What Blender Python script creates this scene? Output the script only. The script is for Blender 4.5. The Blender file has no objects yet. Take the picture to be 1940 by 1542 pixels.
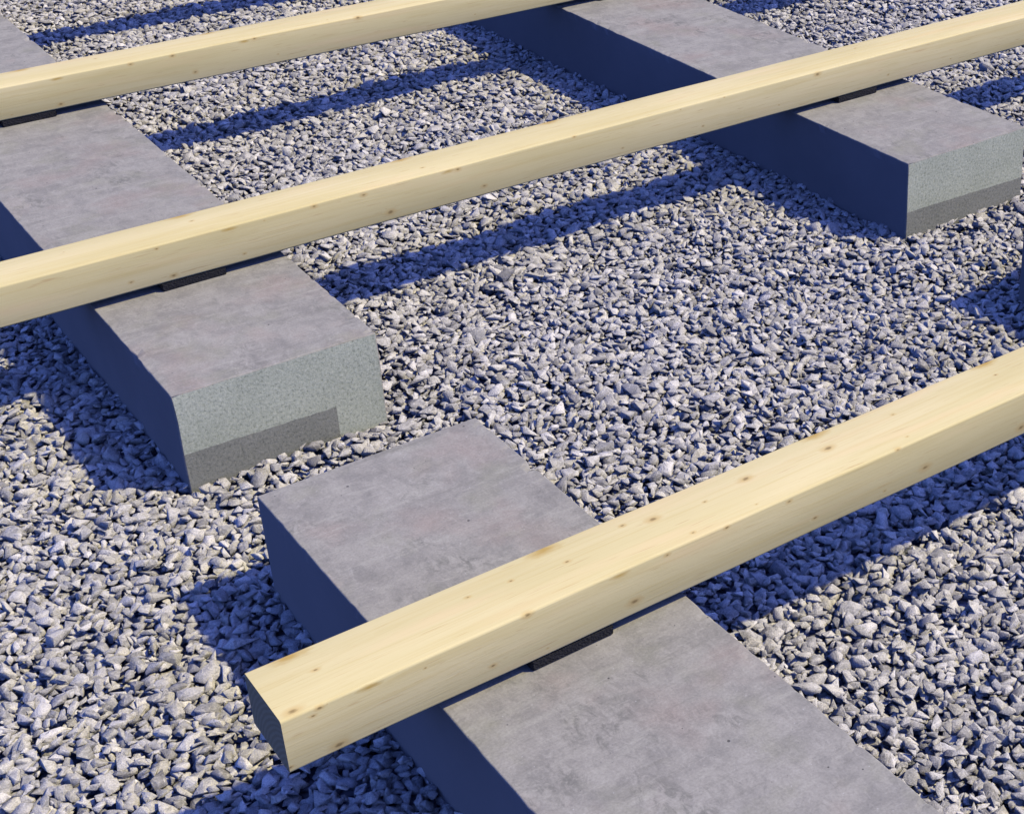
import bpy, bmesh, math, random
import numpy as np
from mathutils import Vector, Euler, noise

random.seed(7)
rng = np.random.default_rng(11)
scene = bpy.context.scene
C = scene.collection

# ------------------------------------------------------------ helpers
def tag(o, label=None, cat=None, group=None, kind=None):
    if cat and not kind: kind = 'thing'
    if label: o['label'] = label
    if cat: o['category'] = cat
    if group: o['group'] = group
    if kind: o['kind'] = kind
    return o

class NT:
    """tiny node-tree helper"""
    def __init__(self, name):
        self.m = bpy.data.materials.new(name)
        self.m.use_nodes = True
        self.t = self.m.node_tree
        self.b = self.t.nodes['Principled BSDF']
    def n(self, kind, **kw):
        nd = self.t.nodes.new(kind)
        for k, v in kw.items(): setattr(nd, k, v)
        return nd
    def l(self, a, b): self.t.links.new(a, b)
    def put(self, sock, v):
        if hasattr(v, 'is_output') or isinstance(v, bpy.types.NodeSocket): self.l(v, sock)
        else: sock.default_value = v
    def math(self, op, a, b=0.0, clamp=False):
        nd = self.n('ShaderNodeMath', operation=op, use_clamp=clamp)
        self.put(nd.inputs[0], a); self.put(nd.inputs[1], b)
        return nd.outputs[0]
    def mapping(self, co, scale=(1, 1, 1), loc=(0, 0, 0), rot=(0, 0, 0)):
        nd = self.n('ShaderNodeMapping')
        self.l(co, nd.inputs['Vector'])
        nd.inputs['Scale'].default_value = scale
        nd.inputs['Location'].default_value = loc
        nd.inputs['Rotation'].default_value = rot
        return nd.outputs[0]
    def noise(self, co, scale, detail=4, rough=0.55, dist=0.0):
        nd = self.n('ShaderNodeTexNoise')
        self.l(co, nd.inputs['Vector'])
        nd.inputs['Scale'].default_value = scale
        nd.inputs['Detail'].default_value = detail
        nd.inputs['Roughness'].default_value = rough
        nd.inputs['Distortion'].default_value = dist
        return nd.outputs['Fac']
    def ramp(self, fac, stops, mode='LINEAR'):
        nd = self.n('ShaderNodeValToRGB')
        nd.color_ramp.interpolation = mode
        e = nd.color_ramp.elements
        while len(e) < len(stops): e.new(0.5)
        for k, (p, c) in enumerate(stops):
            e[k].position = p
            e[k].color = (*c, 1) if len(c) == 3 else c
        self.l(fac, nd.inputs[0])
        return nd.outputs[0]
    def remap(self, v, a, b, c=0.0, d=1.0, smooth=False):
        nd = self.n('ShaderNodeMapRange')
        if smooth: nd.interpolation_type = 'SMOOTHSTEP'
        self.put(nd.inputs['Value'], v)
        for k, x in zip(('From Min', 'From Max', 'To Min', 'To Max'), (a, b, c, d)):
            nd.inputs[k].default_value = x
        return nd.outputs[0]
    def mix(self, fac, a, b, blend='MIX'):
        nd = self.n('ShaderNodeMix', data_type='RGBA', blend_type=blend)
        self.put(nd.inputs[0], fac)
        for s, v in ((nd.inputs[6], a), (nd.inputs[7], b)):
            if isinstance(v, (tuple, list)): s.default_value = (*v, 1) if len(v) == 3 else v
            else: self.l(v, s)
        return nd.outputs[2]
    def bump(self, h, strength=0.3, dist=0.002, normal=None):
        nd = self.n('ShaderNodeBump')
        nd.inputs['Strength'].default_value = strength
        nd.inputs['Distance'].default_value = dist
        self.l(h, nd.inputs['Height'])
        if normal is not None: self.l(normal, nd.inputs['Normal'])
        return nd.outputs[0]
    def obj(self):
        return self.n('ShaderNodeTexCoord').outputs['Object']
    def finish(self, color, rough, normal=None, spec=0.35):
        self.put(self.b.inputs['Base Color'], color if not isinstance(color, tuple) else (*color, 1))
        self.put(self.b.inputs['Roughness'], rough)
        self.b.inputs['Specular IOR Level'].default_value = spec
        if normal is not None: self.l(normal, self.b.inputs['Normal'])
        return self.m

def link_mesh(name, me, mats):
    for m in mats: me.materials.append(m)
    o = bpy.data.objects.new(name, me)
    C.objects.link(o)
    return o

# ------------------------------------------------------------ layout (metres)
W = 0.4                      # block width
H = 0.1994                   # block height
ZB = 0.2177                  # underside of the beams
BW, BH = 0.1177, 0.0856      # beam section
XA, XD = -0.0615, 1.7215     # left sides of the two block columns
YA, YB = -0.055, -0.4541     # near ends of the far blocks / far ends of the near blocks
X3 = -0.278                  # left ends of the beams
Y0, Y1, Y2, Y3 = 2.690, 1.5353, 0.367, -1.1101   # front faces of the beams

# ------------------------------------------------------------ materials
def concrete_top(seed):
    k = NT('concrete_cast'); co = k.mapping(k.obj(), loc=(seed, seed * 1.7, 0))
    big = k.noise(co, 5.0, 5, 0.6, 0.4)
    mid = k.noise(co, 19.0, 6, 0.65, 0.6)
    streak = k.noise(k.mapping(co, scale=(34, 7, 7), rot=(0, 0, 0.5)), 1.0, 5, 0.6, 0.3)
    fine = k.noise(co, 260.0, 3, 0.6)
    pink = k.noise(k.mapping(co, loc=(3, 8, 1)), 6.5, 3, 0.5)
    blot = k.noise(k.mapping(co, scale=(1.5, .9, 1), loc=(7, 3, 0), rot=(0, 0, .6)), 34.0, 7, 0.72, 1.2)
    col = k.ramp(big, [(0.3, (0.260, 0.241, 0.189)), (0.5, (0.283, 0.263, 0.205)), (0.72, (0.308, 0.287, 0.224))])
    col = k.mix(k.remap(mid, .46, .68, 0, .60), col, (0.364, 0.339, 0.261))
    col = k.mix(k.remap(mid, .50, .30, 0, .50), col, (0.199, 0.189, 0.151))
    col = k.mix(k.remap(blot, .52, .70, 0, .55), col, (0.393, 0.367, 0.287))
    col = k.mix(k.remap(blot, .46, .30, 0, .50), col, (0.189, 0.181, 0.142))
    col = k.mix(k.remap(streak, .52, .75, 0, .38), col, (0.354, 0.330, 0.254))
    col = k.mix(k.remap(pink, .54, .70, 0, .40), col, (0.335, 0.250, 0.186))
    warm = k.noise(k.mapping(co, loc=(-5, 2, 4)), 9.0, 4, 0.6)
    col = k.mix(k.remap(warm, .53, .72, 0, .40), col, (0.264, 0.258, 0.158))
    trowel = k.noise(k.mapping(co, scale=(7, 60, 7), rot=(0, 0, .25 + seed * .13)), 1.0, 6, 0.7, .6)
    col = k.mix(k.remap(trowel, .54, .68, 0, .45), col, (0.388, 0.367, 0.278))
    col = k.mix(k.remap(trowel, .44, .30, 0, .45), col, (0.194, 0.183, 0.137))
    smear = k.math('MULTIPLY', k.remap(k.noise(k.mapping(co, loc=(2, 6, 1)), 7, 3, .6), .56, .66), k.remap(blot, .52, .42))
    col = k.mix(k.math('MULTIPLY', smear, .5), col, (0.145, 0.141, 0.108))
    scratch = k.noise(k.mapping(co, scale=(4, 70, 4), rot=(0, 0, -0.35)), 3.0, 2, 0.5)
    col = k.mix(k.remap(scratch, .68, .76, 0, .30), col, (0.407, 0.382, 0.299))
    col = k.mix(0.6, col, k.ramp(fine, [(0.2, (.72, .72, .72)), (0.8, (1.25, 1.25, 1.25))]), 'MULTIPLY')
    v = k.n('ShaderNodeTexVoronoi'); k.l(co, v.inputs['Vector']); v.inputs['Scale'].default_value = 95
    pit = k.remap(v.outputs['Distance'], .10, .02, 0, 1)
    pit = k.math('MULTIPLY', pit, k.remap(k.noise(co, 14, 2), .5, .6, 0, .75))
    col = k.mix(pit, col, (0.116, 0.110, 0.096))
    v2 = k.n('ShaderNodeTexVoronoi'); k.l(k.mapping(co, loc=(1, 5, 2)), v2.inputs['Vector']); v2.inputs['Scale'].default_value = 38
    sc2 = k.n('ShaderNodeSeparateColor'); k.l(v2.outputs['Color'], sc2.inputs[0])
    hole = k.math('MULTIPLY', k.remap(k.math('SUBTRACT', v2.outputs['Distance'], k.math('MULTIPLY', sc2.outputs[1], .05)), .05, .02, 0, .85), k.remap(sc2.outputs[0], .62, .66))
    col = k.mix(hole, col, (0.070, 0.067, 0.055))
    v3 = k.n('ShaderNodeTexVoronoi'); k.l(k.mapping(co, loc=(4, 2, 2)), v3.inputs['Vector']); v3.inputs['Scale'].default_value = 70
    sc3 = k.n('ShaderNodeSeparateColor'); k.l(v3.outputs['Color'], sc3.inputs[0])
    grit = k.math('MULTIPLY', k.remap(v3.outputs['Distance'], .09, .05, 0, .6), k.remap(sc3.outputs[0], .70, .74))
    col = k.mix(grit, col, (0.460, 0.443, 0.366))
    pit = k.math('MAXIMUM', pit, hole)
    h = k.math('ADD', k.math('MULTIPLY', fine, .35), k.math('SUBTRACT', mid, pit))
    return k.finish(col, k.remap(mid, .3, .7, .78, .92), k.bump(h, .35, .0015), .06)

def concrete_end(seed, limit):
    """rough greenish-grey end with a cast shadow painted as a darker band along its foot, x < limit (local)"""
    k = NT('concrete_end'); co0 = k.obj(); co = k.mapping(co0, loc=(seed, seed, seed))
    big = k.noise(co, 9, 5, .6, .3); mid = k.noise(co, 60, 6, .75); fine = k.noise(co, 170, 4, .75)
    col = k.ramp(big, [(.3, (0.433, 0.448, 0.296)), (.7, (0.525, 0.537, 0.360))])
    col = k.mix(k.remap(mid, .5, .75, 0, .5), col, (0.643, 0.640, 0.437))
    col = k.mix(k.remap(fine, .48, .33, 0, .75), col, (0.153, 0.167, 0.114))
    col = k.mix(k.remap(fine, .54, .68, 0, .6), col, (0.734, 0.724, 0.502))
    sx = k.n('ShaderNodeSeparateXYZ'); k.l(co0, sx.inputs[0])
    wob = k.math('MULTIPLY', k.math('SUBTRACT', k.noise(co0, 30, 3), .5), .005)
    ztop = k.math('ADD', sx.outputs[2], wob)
    # painted shadow band: front end only (y < 0.02), top edge a little higher to the left
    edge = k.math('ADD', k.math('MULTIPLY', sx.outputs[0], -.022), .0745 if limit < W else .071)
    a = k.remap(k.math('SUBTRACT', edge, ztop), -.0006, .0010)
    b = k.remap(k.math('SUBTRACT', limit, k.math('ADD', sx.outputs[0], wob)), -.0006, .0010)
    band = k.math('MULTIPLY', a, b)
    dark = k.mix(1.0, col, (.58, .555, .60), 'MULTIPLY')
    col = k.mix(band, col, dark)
    h = k.math('ADD', k.math('MULTIPLY', fine, .8), mid)
    return k.finish(col, .82, k.bump(h, .45, .0018), .08)

def wood(name, knots, patches, seed):
    k = NT(name); co = k.obj()
    co2 = k.mapping(co, loc=(seed * 3.1, seed * .37, seed * .21))
    sx = k.n('ShaderNodeSeparateXYZ'); k.l(co, sx.inputs[0])
    warp = k.noise(k.mapping(co2, scale=(1.3, 9, 9)), 1.0, 2, .5)
    # knots: dark core, pale brown halo
    core, halo, swirl = None, None, None
    for (x, y, z, rx, r) in knots:
        s = k.n('ShaderNodeVectorMath', operation='SUBTRACT'); k.l(co, s.inputs[0]); s.inputs[1].default_value = (x, y, z)
        d = k.n('ShaderNodeVectorMath', operation='MULTIPLY'); k.l(s.outputs[0], d.inputs[0]); d.inputs[1].default_value = (1 / rx, 1 / r, 1 / r)
        e = k.n('ShaderNodeVectorMath', operation='LENGTH'); k.l(d.outputs[0], e.inputs[0])
        v = e.outputs['Value']
        core = v if core is None else k.math('MINIMUM', core, v)
    wv = k.noise(k.mapping(co2, scale=(60, 200, 200)), 1.0, 3, .6)
    core = k.math('ADD', core, k.math('MULTIPLY', k.math('SUBTRACT', wv, .5), 2.0))
    pat = None
    for (x, y, z, rx, r) in patches:
        s = k.n('ShaderNodeVectorMath', operation='SUBTRACT'); k.l(co, s.inputs[0]); s.inputs[1].default_value = (x, y, z)
        d = k.n('ShaderNodeVectorMath', operation='MULTIPLY'); k.l(s.outputs[0], d.inputs[0]); d.inputs[1].default_value = (1 / rx, 1 / r, 1 / r)
        e = k.n('ShaderNodeVectorMath', operation='LENGTH'); k.l(d.outputs[0], e.inputs[0])
        v = e.outputs['Value']
        pat = v if pat is None else k.math('MINIMUM', pat, v)
    pat = k.math('ADD', pat, k.math('MULTIPLY', k.math('SUBTRACT', wv, .5), 1.5))
    # grain
    wvec = k.n('ShaderNodeCombineXYZ')
    bend = k.math('MULTIPLY', warp, .05)
    near = k.remap(core, 0, 5, .004, 0)
    k.l(sx.outputs[0], wvec.inputs[0])
    k.l(k.math('ADD', k.math('ADD', sx.outputs[1], bend), near), wvec.inputs[1])
    k.l(k.math('ADD', k.math('ADD', sx.outputs[2], k.math('MULTIPLY', bend, .7)), near), wvec.inputs[2])
    gco = k.mapping(wvec.outputs[0], loc=(seed, seed * .13, seed * .07))
    g1 = k.noise(k.mapping(gco, scale=(1.5, 90, 110)), 1.0, 4, .6)
    g2 = k.noise(k.mapping(gco, scale=(5, 420, 460)), 1.0, 3, .6)
    big = k.noise(k.mapping(co2, scale=(2.2, 14, 14)), 1.0, 3, .5)
    dash = k.noise(k.mapping(gco, scale=(14, 330, 330), loc=(4, 4, 4)), 1.0, 2, .4)
    col = k.ramp(big, [(.3, (0.612, 0.508, 0.214)), (.5, (0.668, 0.558, 0.247)), (.7, (0.714, 0.596, 0.279))])
    col = k.mix(k.remap(g1, .50, .68, 0, .34), col, (0.571, 0.430, 0.142))
    col = k.mix(k.remap(g2, .52, .72, 0, .28), col, (0.510, 0.382, 0.121))
    col = k.mix(k.remap(dash, .68, .74, 0, .55), col, (0.490, 0.322, 0.121))
    pinkm = k.noise(k.mapping(co2, scale=(3, 22, 22), loc=(9, 1, 1)), 1.0, 2, .5)
    col = k.mix(k.remap(pinkm, .55, .75, 0, .5), col, (0.750, 0.563, 0.267))
    col = k.mix(k.remap(pat, 1.7, .2, 0, .85), col, (0.469, 0.293, 0.056))
    col = k.mix(k.remap(core, 4.2, 1.0, 0, .62, True), col, (0.571, 0.391, 0.129))
    col = k.mix(k.remap(core, 1.6, .3, 0, .75, True), col, (0.204, 0.137, 0.049))
    h = k.math('ADD', g2, k.math('MULTIPLY', g1, .6))
    return k.finish(col, k.remap(g1, .3, .7, .6, .75), k.bump(h, .3, .0010), .12)

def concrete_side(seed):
    """smooth face cast against shuttering: tighter than the trowelled top, its colour darkened to deepen the shade"""
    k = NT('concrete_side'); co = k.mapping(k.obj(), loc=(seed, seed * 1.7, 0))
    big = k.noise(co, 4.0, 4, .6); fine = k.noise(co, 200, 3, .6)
    col = k.ramp(big, [(.3, (0.226, 0.207, 0.177)), (.7, (0.257, 0.235, 0.201))])  # shade put into the colour: darker than the top to keep shaded sides deep
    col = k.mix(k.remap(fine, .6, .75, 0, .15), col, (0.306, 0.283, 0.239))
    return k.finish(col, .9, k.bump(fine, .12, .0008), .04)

def end_grain(seed):
    k = NT('end_grain'); co = k.mapping(k.obj(), loc=(0, .03 + seed * .01, .05))
    w = k.n('ShaderNodeTexWave', wave_type='RINGS', rings_direction='X')
    k.l(co, w.inputs['Vector']); w.inputs['Scale'].default_value = 42; w.inputs['Distortion'].default_value = 1.6; w.inputs['Detail'].default_value = 3
    n = k.noise(co, 300, 3, .6)
    col = k.ramp(w.outputs['Fac'], [(.2, (.40, .31, .165)), (.75, (.345, .26, .13))])
    col = k.mix(k.remap(n, .5, .7, 0, .12), col, (.25, .18, .085))
    return k.finish(col, .9, k.bump(n, .15, .0008), .05)

def rubber():
    k = NT('black_rubber'); co = k.obj()
    g = k.n('ShaderNodeTexVoronoi'); k.l(co, g.inputs['Vector']); g.inputs['Scale'].default_value = 330
    n = k.noise(co, 120, 4, .7)
    col = k.ramp(n, [(.3, (.008, .008, .008)), (.62, (.016, .015, .014)), (.8, (.045, .04, .036))])
    return k.finish(col, .8, k.bump(k.math('ADD', g.outputs['Distance'], n), .8, .002), .3)

def stone_mat():
    k = NT('crushed_stone')
    gi = k.n('ShaderNodeNewGeometry'); co = k.obj()
    r = gi.outputs['Random Per Island']
    base = k.ramp(r, [(0, (0.268, 0.251, 0.212)), (.2, (0.405, 0.382, 0.312)), (.5, (0.513, 0.477, 0.386)), (.78, (0.608, 0.568, 0.457)), (1, (0.768, 0.711, 0.575))])
    hue = k.n('ShaderNodeTexWhiteNoise', noise_dimensions='1D'); k.l(k.math('MULTIPLY', r, 917.0), hue.inputs['W'])
    base = k.mix(k.remap(hue.outputs['Value'], .72, 1, 0, .55), base, (0.555, 0.502, 0.342))
    base = k.mix(k.remap(hue.outputs['Value'], .18, 0, 0, .40), base, (0.395, 0.382, 0.367))
    n1 = k.noise(co, 85, 5, .7, .8); n2 = k.noise(co, 420, 3, .7)
    base = k.mix(k.remap(n1, .5, .68, 0, .6), base, (0.726, 0.675, 0.541))
    base = k.mix(k.remap(n1, .48, .32, 0, .65), base, (0.214, 0.202, 0.171))
    base = k.mix(.75, base, k.ramp(n2, [(.25, (.5, .5, .5)), (.75, (1.4, 1.4, 1.4))]), 'MULTIPLY')
    return k.finish(base, .8, k.bump(k.math('ADD', n1, k.math('MULTIPLY', n2, .5)), .9, .0035), .15)

def ground_mat():
    k = NT('gravel_bed'); co = k.obj()
    v = k.n('ShaderNodeTexVoronoi'); k.l(co, v.inputs['Vector']); v.inputs['Scale'].default_value = 34
    v2 = k.n('ShaderNodeTexVoronoi', feature='DISTANCE_TO_EDGE'); k.l(co, v2.inputs['Vector']); v2.inputs['Scale'].default_value = 34
    s = k.n('ShaderNodeSeparateColor'); k.l(v.outputs['Color'], s.inputs[0])
    col = k.ramp(s.outputs[0], [(0, (.16, .165, .185)), (1, (.42, .42, .44))])
    col = k.mix(k.remap(v2.outputs['Distance'], .12, 0, 0, .9), col, (.05, .05, .055))
    return k.finish(col, .85, k.bump(v2.outputs['Distance'], .9, .02), .2)

# ------------------------------------------------------------ concrete blocks
def make_block(x0, y0, y1, seed, limit):
    """near-left-bottom corner at the origin; length along +y; worn, slightly chipped arrises"""
    L = y1 - y0
    zb = -.06
    r = .0026
    # section, from the left foot up, across the top and down the right side: (x, z, how much of an arris)
    sec = [(0, zb, 0), (0, .06, 0), (0, .14, 0), (0, H - .02, .15)]
    for q in range(4):
        a = math.radians(180 - 30 * q); sec.append((r + r * math.cos(a), H - r + r * math.sin(a), 1))
    sec += [(x, H, .15 if x in (.02, W - .02) else 0) for x in (.02, .06, .1, .14, .18, .22, .26, .30, .34, W - .02)]
    for q in range(4):
        a = math.radians(90 - 30 * q); sec.append((W - r + r * math.cos(a), H - r + r * math.sin(a), 1))
    sec += [(W, H - .02, .15), (W, .14, 0), (W, .06, 0), (W, zb, 0)]
    n = int(L / .011)
    ys = [0, .0009, .0026] + [.0026 + (L - .0052) * q / n for q in range(1, n)] + [L - .0026, L - .0009, L]
    m = len(sec)
    bm = bmesh.new()
    rings = []
    for y in ys:
        d = min(y, L - y)
        inset = {0: .0024, .0009: .0009}.get(round(d, 4), 0)
        ring = []
        for (x, z, ar) in sec:
            p = Vector((x + (inset if x < W / 2 else -inset) * (x < r or x > W - r),
                        y, z - inset * (z > H - r)))
            sd = p + Vector((seed * 5, seed * 2, seed))
            endarris = 1 if d < .003 and z > .02 else 0
            k = max(ar, endarris if (z > H - .025 or x < .001 or x > W - .001) else 0)
            off = noise.noise_vector(sd * 7) * .0007
            if d < .003: off.y *= .2
            if k:
                off += noise.noise_vector(sd * 45) * .0009 * k
                chip = max(0.0, noise.noise(sd * 31) - .30) * .012 + max(0.0, noise.noise(sd * 83) - .38) * .006
                inward = Vector(((1 if x < .01 else -1 if x > W - .01 else 0), (1 if y < .004 else -1 if y > L - .004 else 0), -1 if z > H - .01 else 0))
                if d < .003: inward.y *= .15; chip *= .35
                off += inward * chip * k
            if z <= zb: off = Vector((0, 0, 0))
            ring.append(bm.verts.new(p + off))
        rings.append(ring)
    for i in range(len(rings) - 1):
        a_, b_ = rings[i], rings[i + 1]
        for q in range(m):
            f = bm.faces.new((a_[q], b_[q], b_[(q + 1) % m], a_[(q + 1) % m]))
    c0 = bm.faces.new(rings[0]); c1 = bm.faces.new(list(reversed(rings[-1])))
    bmesh.ops.recalc_face_normals(bm, faces=bm.faces[:])
    bm.normal_update()
    for f in bm.faces:
        f.smooth = f.calc_area() < .00006
        f.material_index = 0
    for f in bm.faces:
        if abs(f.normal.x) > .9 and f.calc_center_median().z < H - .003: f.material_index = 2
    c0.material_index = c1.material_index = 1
    bmesh.ops.triangulate(bm, faces=[c0, c1])
    me = bpy.data.meshes.new('concrete_block'); bm.to_mesh(me); bm.free()
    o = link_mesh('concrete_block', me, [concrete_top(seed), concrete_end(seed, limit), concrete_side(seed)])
    o.location = (x0, y0, 0)
    return o

GB = 'long concrete foundation blocks on the gravel'
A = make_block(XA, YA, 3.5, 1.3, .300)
tag(A, 'left concrete block, its near end facing the camera with a shadow band painted along the foot', 'concrete block', GB)
B = make_block(XA, -3.6, YB, 4.1, -1)
tag(B, 'foreground concrete block under the nearest beam, running out of the bottom of the picture', 'concrete block', GB)
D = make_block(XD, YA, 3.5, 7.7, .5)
tag(D, 'upper right concrete block with a long navy shaded side and a shadow band painted on its near end', 'concrete block', GB)
E_ = make_block(XD - .013, -3.6, YB, 9.2, -1)
tag(E_, 'concrete block showing only a dark sliver of its side at the right picture edge', 'concrete block', GB)

# ------------------------------------------------------------ timber beams
def make_beam(y, knots, patches, seed, x1=3.6):
    bm = bmesh.new()
    n = 90
    L = x1 - X3
    prof = []
    r = .0042
    # rounded rectangle profile in (y, z), counter-clockwise
    for cx, cz, a0 in ((BW - r, r, -90), (BW - r, BH - r, 0), (r, BH - r, 90), (r, r, 180)):
        for q in range(4):
            a = math.radians(a0 + 30 * q)
            prof.append((cx + r * math.cos(a), cz + r * math.sin(a)))
    rings = []
    for i in range(n + 1):
        x = X3 + L * i / n
        ring = []
        for (py, pz) in prof:
            j = noise.noise(Vector((x * 4 + seed, py * 9, pz * 9))) * .0010
            ring.append(bm.verts.new((x, py + j, pz + j * .6)))
        rings.append(ring)
    m = len(prof)
    for a, b in zip(rings[:-1], rings[1:]):
        for q in range(m):
            f = bm.faces.new((a[q], b[q], b[(q + 1) % m], a[(q + 1) % m])); f.smooth = True
    bm.faces.new(rings[0]).material_index = 1; bm.faces.new(list(reversed(rings[-1]))).material_index = 1
    bmesh.ops.recalc_face_normals(bm, faces=bm.faces[:])
    for e in bm.edges:
        if len(e.link_faces) == 2 and e.calc_face_angle(0) > .9: e.smooth = False
    me = bpy.data.meshes.new('timber_beam'); bm.to_mesh(me); bm.free()
    o = link_mesh('timber_beam', me, [wood('pine_timber', knots, patches, seed), end_grain(seed)])
    o.location = (0, y, ZB)
    return o

def kn(lst, r=.0016):
    out = []
    for q, (x, y, z) in enumerate(lst):
        s = (.5, .9, 1.8, .7, .4, 1.25)[(q * 7 + int(abs(x) * 100)) % 6]
        out.append((x, y, z, r * s * 1.8, r * s))
    return out
F1 = [(.412, 0, .079), (.523, 0, .079), (.575, 0, .023), (.749, 0, .081), (.808, 0, .025), (1.053, 0, .082), (.1, 0, .011), (.221, 0, .012), (1.42, 0, .022)]
T1 = [(.348, .082, BH), (.68, .059, BH), (.972, .024, BH)]
F2 = [(.016, 0, .022), (.1, 0, .012), (.077, 0, .078), (.249, 0, .017), (.301, 0, .078), (.579, 0, .021), (.411, 0, .08), (.523, 0, .076), (.81, 0, .022), (.749, 0, .078), (1.052, 0, .082), (1.183, 0, .022), (1.419, 0, .022), (1.354, 0, .08), (1.485, 0, .082), (1.657, 0, .023), (1.783, 0, .078), (2.028, 0, .024), (2.089, 0, .079), (2.256, 0, .021)]
T2 = [(.176, .073, BH), (-.078, .082, BH), (1.044, .106, BH), (.684, .04, BH), (1.241, .083, BH), (1.98, .083, BH)]
F3 = [(.014, 0, .024), (.098, 0, .012), (-.082, 0, .07), (-.227, 0, .081), (-.237, 0, .073), (-.21, 0, .01), (-.276, 0, .01), (.302, 0, .078), (.243, 0, .023), (.408, 0, .08), (.576, 0, .025), (.744, 0, .084), (.805, 0, .026), (.719, 0, .016), (1.026, 0, .018), (.525, 0, .077), (.073, 0, .082)]
T3 = [(-.203, .066, BH), (.09, .076, BH), (.025, .08, BH), (.175, .066, BH), (.658, .069, BH), (.417, .068, BH), (.33, .078, BH), (.502, .08, BH), (.807, .083, BH), (1.032, .073, BH), (.285, .092, BH), (.357, .014, BH), (.474, .015, BH), (.78, .018, BH), (-.258, .01, BH)]
def pt(xs, s): return [(x, y, BH, .021, .008) for x, y in xs] + [(x + .06, 0, .079, .012, .003) for x, y in xs[:2]]
GW = 'pale timber beams laid in parallel across the blocks'
b0 = make_beam(Y0, kn(T1[:2]), pt([(.3, .1)], 1), 5.3)
tag(b0, 'pale timber beam above the top of the picture, seen only by its shadow', 'timber beam', GW)
b1 = make_beam(Y1, kn(F1 + T1, .0015), pt([(.166, .11), (.66, .112)], 1), 2.2)
tag(b1, 'pale timber beam farthest back, leaving the picture through its top edge', 'timber beam', GW)
b2 = make_beam(Y2, kn(F2 + T2, .0015), pt([(.166, .112), (.665, .112), (1.05, .11)], 2), 3.4)
tag(b2, 'middle pale timber beam, crossing the whole picture from left to right edge', 'timber beam', GW)
b3 = make_beam(Y3, kn(F3 + T3), pt([(-.221, .112), (.162, .110), (.665, .112), (1.043, .113)], 3), 1.1)
tag(b3, 'pale timber beam nearest the camera with its shaded sawn left end in view', 'timber beam', GW)

# ------------------------------------------------------------ rubber pads
def make_pad():
    bm = bmesh.new()
    lx, ly, lz = .1333, BW - .002, ZB - H - .0005
    bmesh.ops.create_cube(bm, size=1)
    for v in bm.verts: v.co = Vector((v.co.x * lx, (v.co.y + .5) * ly, (v.co.z + .5) * lz))
    bmesh.ops.bevel(bm, geom=bm.edges[:], offset=.0018, segments=2, affect='EDGES')
    bmesh.ops.subdivide_edges(bm, edges=bm.edges[:], cuts=2, use_grid_fill=True)
    for v in bm.verts: v.co += noise.noise_vector(v.co * 60) * .0004
    me = bpy.data.meshes.new('rubber_pad'); bm.to_mesh(me); bm.free()
    return link_mesh('rubber_pad', me, [rubber()])
pad = make_pad()
GP = 'black rubber pads between beams and blocks'
spots = [(XA + W * .502, Y3, 'black rubber pad under the front beam on the foreground block'),
         (XA + W * .502, Y2, 'black rubber pad under the middle beam on the left block'),
         (XD + W * .502, Y2, 'black rubber pad under the middle beam on the upper right block'),
         (XA + W * .502, Y1, 'black rubber pad under the back beam at the left edge of the picture'),
         (XD + W * .502, Y1, 'black rubber pad under the back beam at the top edge, only its corner showing')]
for q, (x, y, lab) in enumerate(spots):
    o = pad if q == 0 else pad.copy()
    if q: C.objects.link(o)
    o.location = (x, y + .0005, H + .0002)
    o.rotation_euler.z = (0, .004, -.004, .006, 0)[q]
    tag(o, lab, 'rubber pad', GP)

# ------------------------------------------------------------ gravel
def hull(seed):
    r = np.random.default_rng(seed)
    n = int(r.integers(8, 14))
    p = r.normal(size=(n, 3)); p /= np.linalg.norm(p, axis=1)[:, None]
    p = np.sign(p) * np.abs(p) ** r.uniform(.65, 1.0)          # pull towards a box: flat cleavage faces
    p *= r.uniform(.82, 1.08, size=(n, 1))
    p *= np.array([1.0, r.uniform(.55, .85), r.uniform(.34, .58)])
    bm = bmesh.new()
    for q in p: bm.verts.new(q)
    ch = bmesh.ops.convex_hull(bm, input=bm.verts[:])
    inner = [g for g in ch['geom_interior'] + ch['geom_unused'] if isinstance(g, bmesh.types.BMVert)]
    if inner: bmesh.ops.delete(bm, geom=list(set(inner)), context='VERTS')
    bmesh.ops.dissolve_limit(bm, angle_limit=math.radians(14), verts=bm.verts[:], edges=bm.edges[:])
    bmesh.ops.bevel(bm, geom=bm.edges[:], offset=.012, segments=1, affect='EDGES', clamp_overlap=True)
    bmesh.ops.triangulate(bm, faces=bm.faces[:])
    bm.verts.ensure_lookup_table(); bm.verts.index_update()
    v = np.array([q.co[:] for q in bm.verts], np.float32)
    f = np.array([[w.index for w in t.verts] for t in bm.faces], np.int32)
    bm.free()
    return v, f
protos = [hull(100 + q) for q in range(36)]

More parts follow.
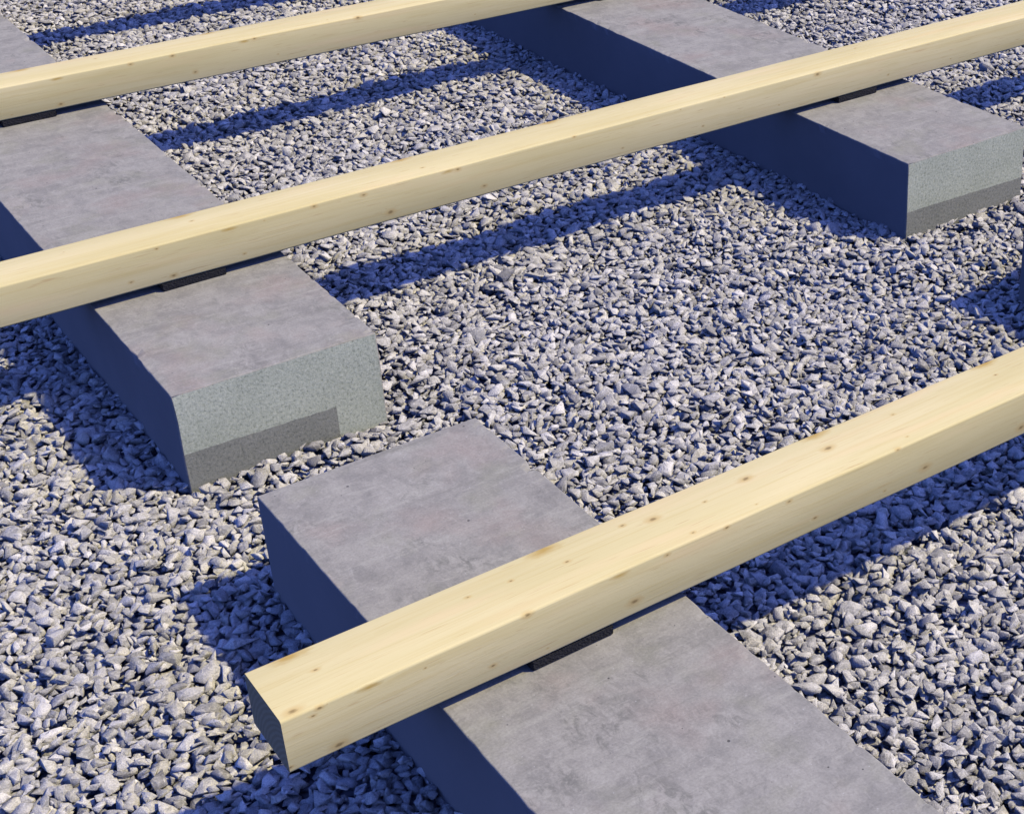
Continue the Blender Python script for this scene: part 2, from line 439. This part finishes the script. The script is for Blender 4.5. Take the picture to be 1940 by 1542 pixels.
# ground polygon seen by the camera, widened
poly = np.array([(1.31, 8.63), (8.52, 2.98), (1.43, -3.96), (-1.42, -1.74)]) * W
cen = poly.mean(0)
wide = cen + (poly - cen) * 1.0
def inside(px, py, margin):
    ok = np.ones(len(px), bool)
    for q in range(4):
        a, b = wide[q], wide[(q + 1) % 4]
        d = b - a; d = d / np.linalg.norm(d)
        nrm = np.array([-d[1], d[0]])
        if np.dot(cen - a, nrm) < 0: nrm = -nrm
        ok &= ((px - a[0]) * nrm[0] + (py - a[1]) * nrm[1]) > -margin
    return ok
blocks = [(XA, YA, 3.5), (XA, -3.6, YB), (XD, YA, 3.5), (XD, -3.6, YB)]
def scatter(step, margin, zmu, zsd, smin, smax):
    lo, hi = wide.min(0) - .6, wide.max(0) + .6
    gx, gy = np.meshgrid(np.arange(lo[0], hi[0], step), np.arange(lo[1], hi[1], step))
    px = (gx + rng.uniform(-.5, .5, gx.shape) * step).ravel(); py = (gy + rng.uniform(-.5, .5, gy.shape) * step).ravel()
    ok = inside(px, py, margin)
    if True:
        for x0, a, b in blocks:
            ok &= ~((px > x0 + .006) & (px < x0 + W - .006) & (py > a + .006) & (py < b - .006))
    px, py = px[ok], py[ok]; n = len(px)
    s = np.clip(rng.lognormal(math.log((smin * smax) ** .5), .27, n), smin * .8, smax * 1.25) / 2
    und = .006 * np.sin(px * 5.1 + 1) * np.sin(py * 4.3) + .004 * np.sin(px * 13 + py * 9)
    pz = zmu + rng.normal(0, zsd, n) + und
    return px, py, pz, s
layers = [scatter(.0145, .25, -.006, .005, .0215, .038), scatter(.023, .25, .0, .0045, .019, .048)]
PX, PY, PZ, SS = [np.concatenate([l[q] for l in layers]) for q in range(4)]
N = len(PX)
yaw = rng.uniform(0, 2 * np.pi, N); tx = rng.normal(0, .31, N); ty = rng.normal(0, .31, N)
kind = rng.integers(0, len(protos), N)
allv, allf, off = [], [], 0
for q, (v, f) in enumerate(protos):
    idx = np.nonzero(kind == q)[0]
    if len(idx) == 0: continue
    cz, sz, cx, sx_, cy, sy = [g[:, None] for g in (np.cos(yaw[idx]), np.sin(yaw[idx]), np.cos(tx[idx]), np.sin(tx[idx]), np.cos(ty[idx]), np.sin(ty[idx]))]
    vx, vy, vz = [np.repeat(v[None, :, c], len(idx), 0) * SS[idx][:, None] for c in range(3)]
    y1, z1 = vy * cx - vz * sx_, vy * sx_ + vz * cx
    x2, z2 = vx * cy + z1 * sy, -vx * sy + z1 * cy
    x3, y3 = x2 * cz - y1 * sz, x2 * sz + y1 * cz
    pts = np.stack([x3 + PX[idx][:, None], y3 + PY[idx][:, None], z2 + PZ[idx][:, None]], -1).reshape(-1, 3)
    fs = (f[None] + (np.arange(len(idx)) * len(v))[:, None, None] + off).reshape(-1, 3)
    allv.append(pts.astype(np.float32)); allf.append(fs.astype(np.int32)); off += len(pts)
V = np.concatenate(allv); Fc = np.concatenate(allf)
me = bpy.data.meshes.new('gravel')
me.vertices.add(len(V)); me.vertices.foreach_set('co', V.ravel())
me.loops.add(Fc.size); me.loops.foreach_set('vertex_index', Fc.ravel())
me.polygons.add(len(Fc))
me.polygons.foreach_set('loop_start', np.arange(0, Fc.size, 3, dtype=np.int32))
me.update(calc_edges=True)
print('stones', N, 'tris', len(Fc))
gravel = link_mesh('gravel', me, [stone_mat()])
tag(gravel, 'angular grey crushed stone spread loosely between the concrete blocks', 'gravel', kind='stuff')

bm = bmesh.new()
bmesh.ops.create_grid(bm, x_segments=1, y_segments=1, size=150)
me = bpy.data.meshes.new('ground'); bm.to_mesh(me); bm.free()
g = link_mesh('ground', me, [ground_mat()]); g.location.z = -.022
tag(g, kind='structure')

# ------------------------------------------------------------ light
SUN = Vector((.69, -.48, 1.0)).normalized()      # towards the sun
elev = math.asin(SUN.z)
sun = bpy.data.lights.new('sun', 'SUN'); sun.energy = 4.6; sun.angle = math.radians(1.5); sun.color = (1, .91, .62)
so = bpy.data.objects.new('sun', sun); C.objects.link(so)
so.rotation_euler = SUN.to_track_quat('Z', 'Y').to_euler()
w = bpy.data.worlds.new('World'); scene.world = w; w.use_nodes = True
sky = w.node_tree.nodes.new('ShaderNodeTexSky'); sky.sky_type = 'NISHITA'; sky.sun_disc = False
sky.sun_elevation = elev
sky.sun_rotation = math.atan2(SUN.x, SUN.y)
sky.air_density = 1.0; sky.dust_density = 1.0; sky.ozone_density = 10.0
bg = w.node_tree.nodes['Background']; bg.inputs['Strength'].default_value = .145
tint = w.node_tree.nodes.new('ShaderNodeMix'); tint.data_type = 'RGBA'; tint.blend_type = 'MULTIPLY'
tint.inputs[0].default_value = 1; tint.inputs[7].default_value = (1.0, 0.99, 2.0, 1)      # a deep clear-day blue
w.node_tree.links.new(sky.outputs[0], tint.inputs[6])
w.node_tree.links.new(tint.outputs[2], bg.inputs['Color'])

# ------------------------------------------------------------ camera
cam = bpy.data.cameras.new('camera'); co_ = bpy.data.objects.new('camera', cam); C.objects.link(co_)
cam.sensor_fit = 'HORIZONTAL'; cam.sensor_width = 36; cam.lens = 56.17
cam.shift_x = -.25734; cam.shift_y = -.0649
cam.clip_start = .05; cam.clip_end = 600
co_.location = (-.7192, -2.6809, 1.6641)
co_.rotation_euler = (1.0717021, .0013028, -.6603544)
scene.camera = co_
scene.cycles.diffuse_bounces = 0
vs = scene.view_settings
scene.display_settings.display_device = 'sRGB'
vs.view_transform = 'Standard'; vs.look = 'None'; vs.exposure = 0; vs.gamma = 1
